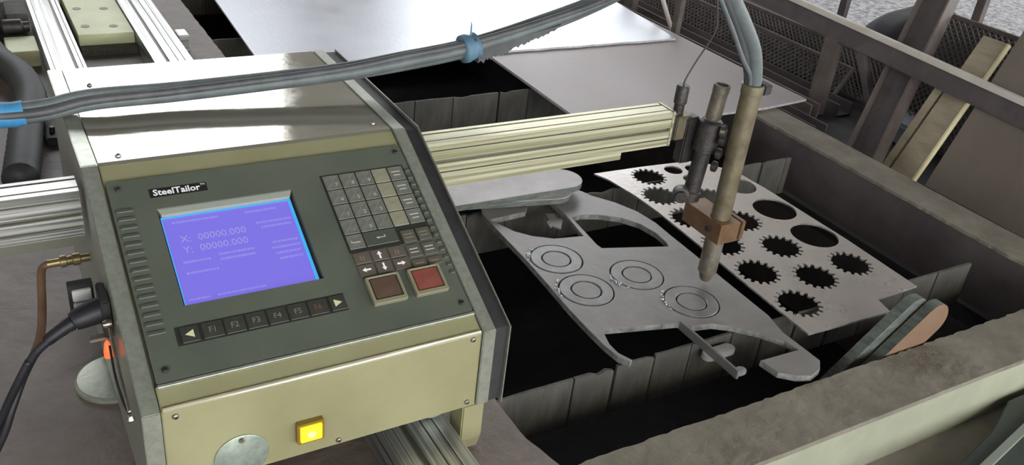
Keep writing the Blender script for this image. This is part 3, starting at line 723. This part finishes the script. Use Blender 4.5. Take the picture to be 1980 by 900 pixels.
lathe('shaft', [(.012, 0), (.012, .05), (.008, .052)], (-.10, 2.018, .06), (0, -1, 0), MT['gunmetal'], mo, 16)
kb = thing('cable_clip', 'small black block on the deck between the duct and the beam', 'clip', (.0, 1.25, 0))
box('clip_base', (-.010, 1.27, .001), (.022, 1.35, .020), MT['dark'], kb, .003)
lathe('clip_stud', [(.006, 0), (.006, .012)], (.006, 1.31, .020), (0, 0, 1), MT['gunmetal'], kb, 12)

# ================================================================= BOTTOM RIGHT GREEN CASING
gc = thing('green_casing', 'dark green machine casing with a pale edge strip, bottom right', 'casing', (1.45, -.35, FZ))
prism('casing_body', [(1.10, -.318), (1.392, -.249), (1.501, -.2065), (1.75, -.2065), (1.75, -.70), (1.10, -.70)], FZ + .001, -.082, 'z', MT['gdark'], gc, .002)
prism('pale_edge', [(1.10, -.337), (1.4743, -.262), (1.75, -.205), (1.75, -.220), (1.4743, -.277), (1.10, -.352)], -.0815, -.074, 'z', MT['gedge'], gc, .001)

# ================================================================= RIGHT-HAND CLUTTER
gr = thing('angle_iron_rail', 'brown angle-iron rail with its top coloured as brightly lit along the right side', 'rail', (2.36, .9, FZ))
XR = Matrix.Translation((2.35, .9, .216)) @ Matrix.Rotation(math.radians(1.9), 4, 'X')
box('top_flange', (0, -1.3, -.018), (.018, 1.5, .0), MT['railtop'], gr, .001, X=XR)  # light falling on the rail top is put into this pale colour
box('side_flange', (.006, -1.3, -.078), (.012, 1.5, -.0185), MT['rustp'], gr, .001, X=XR)
box('rail_post', (2.357, 1.10, FZ + .001), (2.39, 1.16, .150), MT['rust'], gr, .002)
bm = box_bm((-.012, -.012, 0), (.012, .012, .33))
me = bm_mesh(bm); me.transform(Matrix.Translation((2.375, .86, -.105)) @ Matrix.Rotation(math.radians(-32), 4, 'X')); link('rail_brace', me, MT['rustp'], gr)
box('rail_post', (2.357, 2.2, FZ + .001), (2.39, 2.26, .150), MT['rust'], gr, .002)
box('rail_post', (2.357, -.3, FZ + .001), (2.39, -.24, .150), MT['rust'], gr, .002)

def slanted(name, lab, cat, y0, y1, x_b, x_t, z_t, th, m, zb=FZ, edge=None, group=None, over=0):
    """board leaning away in +x: face towards -x; foot at (x_b, zb), top at (x_t, z_t)"""
    d = Vector((x_t - x_b, 0, z_t - zb)); L = d.length; d.normalize(); n = Vector((-d.z, 0, d.x))
    X = Matrix.Translation((x_b, 0, zb + .002)) @ Matrix((Vector((0, 1, 0)), d, n)).transposed().to_4x4()
    if edge is None:
        o = box(name, (y0, 0, -th), (y1, L, 0), m, None, .001, X=X)
        return tag(o, lab, cat, group)
    t = thing(name, lab, cat, (x_b, (y0 + y1) / 2, zb))
    box('board', (y0 + .007, 0, -th), (y1, L, 0), m, t, .001, X=X)
    box('pale_edge', (y0, 0, -th), (y0 + .0068, L, .001), edge, t, .0005, X=X)
    return t
slanted('wooden_board', 'weathered board with a pale yellow edge leaning behind the angle-iron rail', 'board', .605, .690, 2.245, 2.472, .292, .018, MT['wood'], edge=MT['woodedge'])
slanted('wooden_board', 'narrow grey board leaning just left of the yellow-edged one', 'board', .700, .726, 2.25, 2.405, .165, .014, MT['wood'])
slanted('steel_plate', 'broad brown steel plate leaning at the right edge', 'plate', -.60, .575, 2.262, 2.482, .385, .008, MT['bigplate'])
# leaning I-beam
IBB = (2.175, .765, FZ + .012); IBT = (2.540, .935, .330)
ib = thing('i_beam', 'dark rusty I-beam leaning left of the boards behind the rail', 'beam', (2.30, .83, FZ))
d = (Vector(IBT) - Vector(IBB)).normalized(); n = Vector((-d.z, 0, d.x)).normalized(); w_ = n.cross(d)
Xi = Matrix.Translation(IBB) @ Matrix((w_, d, w_.cross(d))).transposed().to_4x4()
box('flange', (-.052, 0, .0), (-.045, 1.3, .06), MT['rust'], ib, .001, X=Xi)
box('flange', (.045, 0, .0), (.052, 1.3, .06), MT['rust'], ib, .001, X=Xi)
box('web', (-.0445, 0, .026), (.0445, 1.3, .033), MT['rustp'], ib, .001, X=Xi)
# mesh panels
def mesh_panel(name, lab, x, y0, y1, z0, z1, pitch=.02, r=.0022, lean=0.):
    t = thing(name, lab, 'mesh', (x, (y0 + y1) / 2, z0))
    H = z1 - z0; Wd = y1 - y0
    bm = bmesh.new()
    def bar_(a, b):
        a, b = Vector(a), Vector(b); dd = (b - a); L = dd.length
        if L < .005: return
        X = Matrix.Translation(a) @ dd.to_track_quat('X', 'Z').to_matrix().to_4x4()
        vs = bmesh.ops.create_cube(bm, size=1)['verts']
        for v in vs: v.co = X @ Vector(((v.co.x + .5) * L, v.co.y * 2 * r, v.co.z * 2 * r))
    for sgn in (1, -1):
        k = -H
        while k < Wd:
            pts = []
            a0, a1 = k, k + H
            lo_, hi_ = max(a0, 0), min(a1, Wd)
            if hi_ > lo_:
                f = lambda yy: (yy - a0) if sgn > 0 else H - (yy - a0)
                P = (x + lean * f(lo_), y0 + lo_, z0 + f(lo_)); Q = (x + lean * f(hi_), y0 + hi_, z0 + f(hi_))
                bar_(P, Q)
            k += pitch
    me = bm_mesh(bm); o = link('wire_mesh', me, MT['meshm'], t); o['kind'] = 'stuff'
    fr = .012
    xt = x + lean * H
    def fb(a, b):
        bmf = bmesh.new(); a, b = Vector(a), Vector(b); dd = b - a
        X = Matrix.Translation(a) @ dd.to_track_quat('X', 'Z').to_matrix().to_4x4()
        vs = bmesh.ops.create_cube(bmf, size=1)['verts']
        for v in vs: v.co = X @ Vector(((v.co.x + .5) * dd.length, v.co.y * fr, v.co.z * fr))
        link('frame_bar', bm_mesh(bmf), MT['rust'], t)
    fb((x, y0, z0), (x, y1, z0)); fb((xt, y0, z1), (xt, y1, z1)); fb((x, y0, z0), (xt, y0, z1)); fb((x, y1, z0), (xt, y1, z1))
    return t
mesh_panel('mesh_panel', 'grimy diamond mesh panel standing behind the boards', 2.52, .30, .98, FZ + .01, .285, .022, .0022, .2)
mesh_panel('mesh_panel', 'low diamond mesh panel behind the long steel bars at the top', 2.62, 1.02, 2.6, FZ + .01, .045, .022, .0024, .25)
mesh_panel('mesh_panel', 'second diamond mesh panel flat on the ground behind the bars', 2.51, 1.18, 2.5, FZ + .02, .0, .022, .0024, .7)
o = box('backing_sheet', (2.70, .32, FZ + .001), (2.71, 1.10, .265), MT['tarp'], None, .001); tag(o, 'upright black sheet backing the mesh panel behind the boards', 'sheet')
o = box('backing_sheet', (2.74, 1.16, FZ + .001), (2.75, 2.6, .020), MT['tarp'], None, .001); tag(o, 'low black sheet backing the long mesh panel at the top', 'sheet')
# dark heap behind the mesh
def lump(name, lab, cat, lo, hi, m, seed=0):
    random.seed(seed); bm = bmesh.new()
    bmesh.ops.create_icosphere(bm, subdivisions=4, radius=1)
    c = (Vector(lo) + Vector(hi)) / 2; h = (Vector(hi) - Vector(lo)) / 2
    ks = [(Vector([random.uniform(-3, 3) for _ in range(3)]), random.uniform(0, 6), random.uniform(.03, .08)) for _ in range(9)]
    for v in bm.verts:
        q = v.co.copy(); f = 1 + sum(a * math.sin(k.dot(q) + p) for k, p, a in ks)
        q = Vector([math.copysign(abs(q[i]) ** .6, q[i]) * f for i in range(3)])
        v.co = c + Vector([q[i] * h[i] for i in range(3)])
        v.co.z = max(v.co.z, lo[2])
    o = link(name, bm_mesh(bm), m, smooth=True)
    return tag(o, lab, cat)
lump('tarpaulin_heap', 'low dark tarpaulin heap outdoors behind the mesh panel', 'tarpaulin', (2.97, .10, FZ), (3.26, .90, .10), MT['tarp'], 3)
lump('tarpaulin_heap', 'dark tarpaulin heap left of the leaning I-beam, behind the rail', 'tarpaulin', (2.80, 1.20, FZ), (3.20, 1.44, .14), MT['tarp'], 5)
lump('tarpaulin_heap', 'long flat tarpaulin heap behind the low mesh panel at the top', 'tarpaulin', (2.90, 1.95, FZ), (3.25, 3.0, -.05), MT['tarp'], 9)
# fence posts at the upper right
for x, y, h, m, lab in ((2.85, .70, .62, 'dark', 'thin black fence post near the upper right corner'), (2.92, .66, .62, 'rust', 'rusty fence post at the upper right corner'), (2.95, 1.02, .62, 'rust', 'orange-rusty fence post right of the leaning I-beam top'), (3.0, 1.63, .62, 'rustp', 'dark fence post above the rail, left of the tarpaulin')):
    t = thing('fence_post', lab, 'post', (x, y, FZ), 'fence posts at the upper right')
    box('post', (x - .015, y - .016, FZ), (x + .015, y + .016, h), MT[m], t, .002)
    box('post_base', (x - .035, y - .035, FZ - .018), (x + .035, y + .035, FZ - .001), MT[m], t, .002)
# long bars lying along the table on the floor
bars = [(2.08, FZ, .05, .035, 'rust', 'flat rusty bar lying closest to the table side'), (2.15, FZ, .06, .055, 'rustp', 'second long dark bar lying beside the table'),
        (2.242, FZ, .042, .075, 'rust', 'third long bar, taller than its neighbours, beside the table'), (2.42, FZ, .07, .045, 'rustp', 'long bar lying under the angle-iron rail'),
        (2.295, FZ, .05, .05, 'rustp', 'fourth long dark bar beside the table')]
for i, (x, z, w, h, m, lab) in enumerate(bars):
    t = .006; y0 = .98 + .03 * i if x > 2.2 else .93; y1 = 3.2
    prism('channel_bar', [(x, z + .001), (x + w, z + .001), (x + w, z + h), (x + w - t, z + h), (x + w - t, z + t), (x + t, z + t), (x + t, z + h), (x, z + h)], y0, y1, 'y', MT[m])
    tag(bpy.data.objects[len(bpy.data.objects) - 1] if False else COL.objects[-1], lab, 'bar', 'long bars lying beside the table')
o = box('pale_block', (2.43, .79, FZ + .004), (2.58, .915, -.045), MT['scrapblue'], None, .01)
tag(o, 'pale blue-grey block on the floor between the I-beam and the boards', 'block')
sb = thing('strut_frame', 'short pale strut standing at the back edge of the large sheets', 'strut', (2.27, 1.75, FZ))
box('strut', (2.213, 1.735, FZ + .001), (2.238, 1.765, .16), MT['rust'], sb, .002)
me = bm_mesh(box_bm((-.006, -.006, 0), (.006, .006, .35))); me.transform(Matrix.Translation((2.235, 1.76, -.05)) @ Matrix.Rotation(math.radians(-42), 4, 'X')); link('diagonal', me, MT['railtop'], sb)
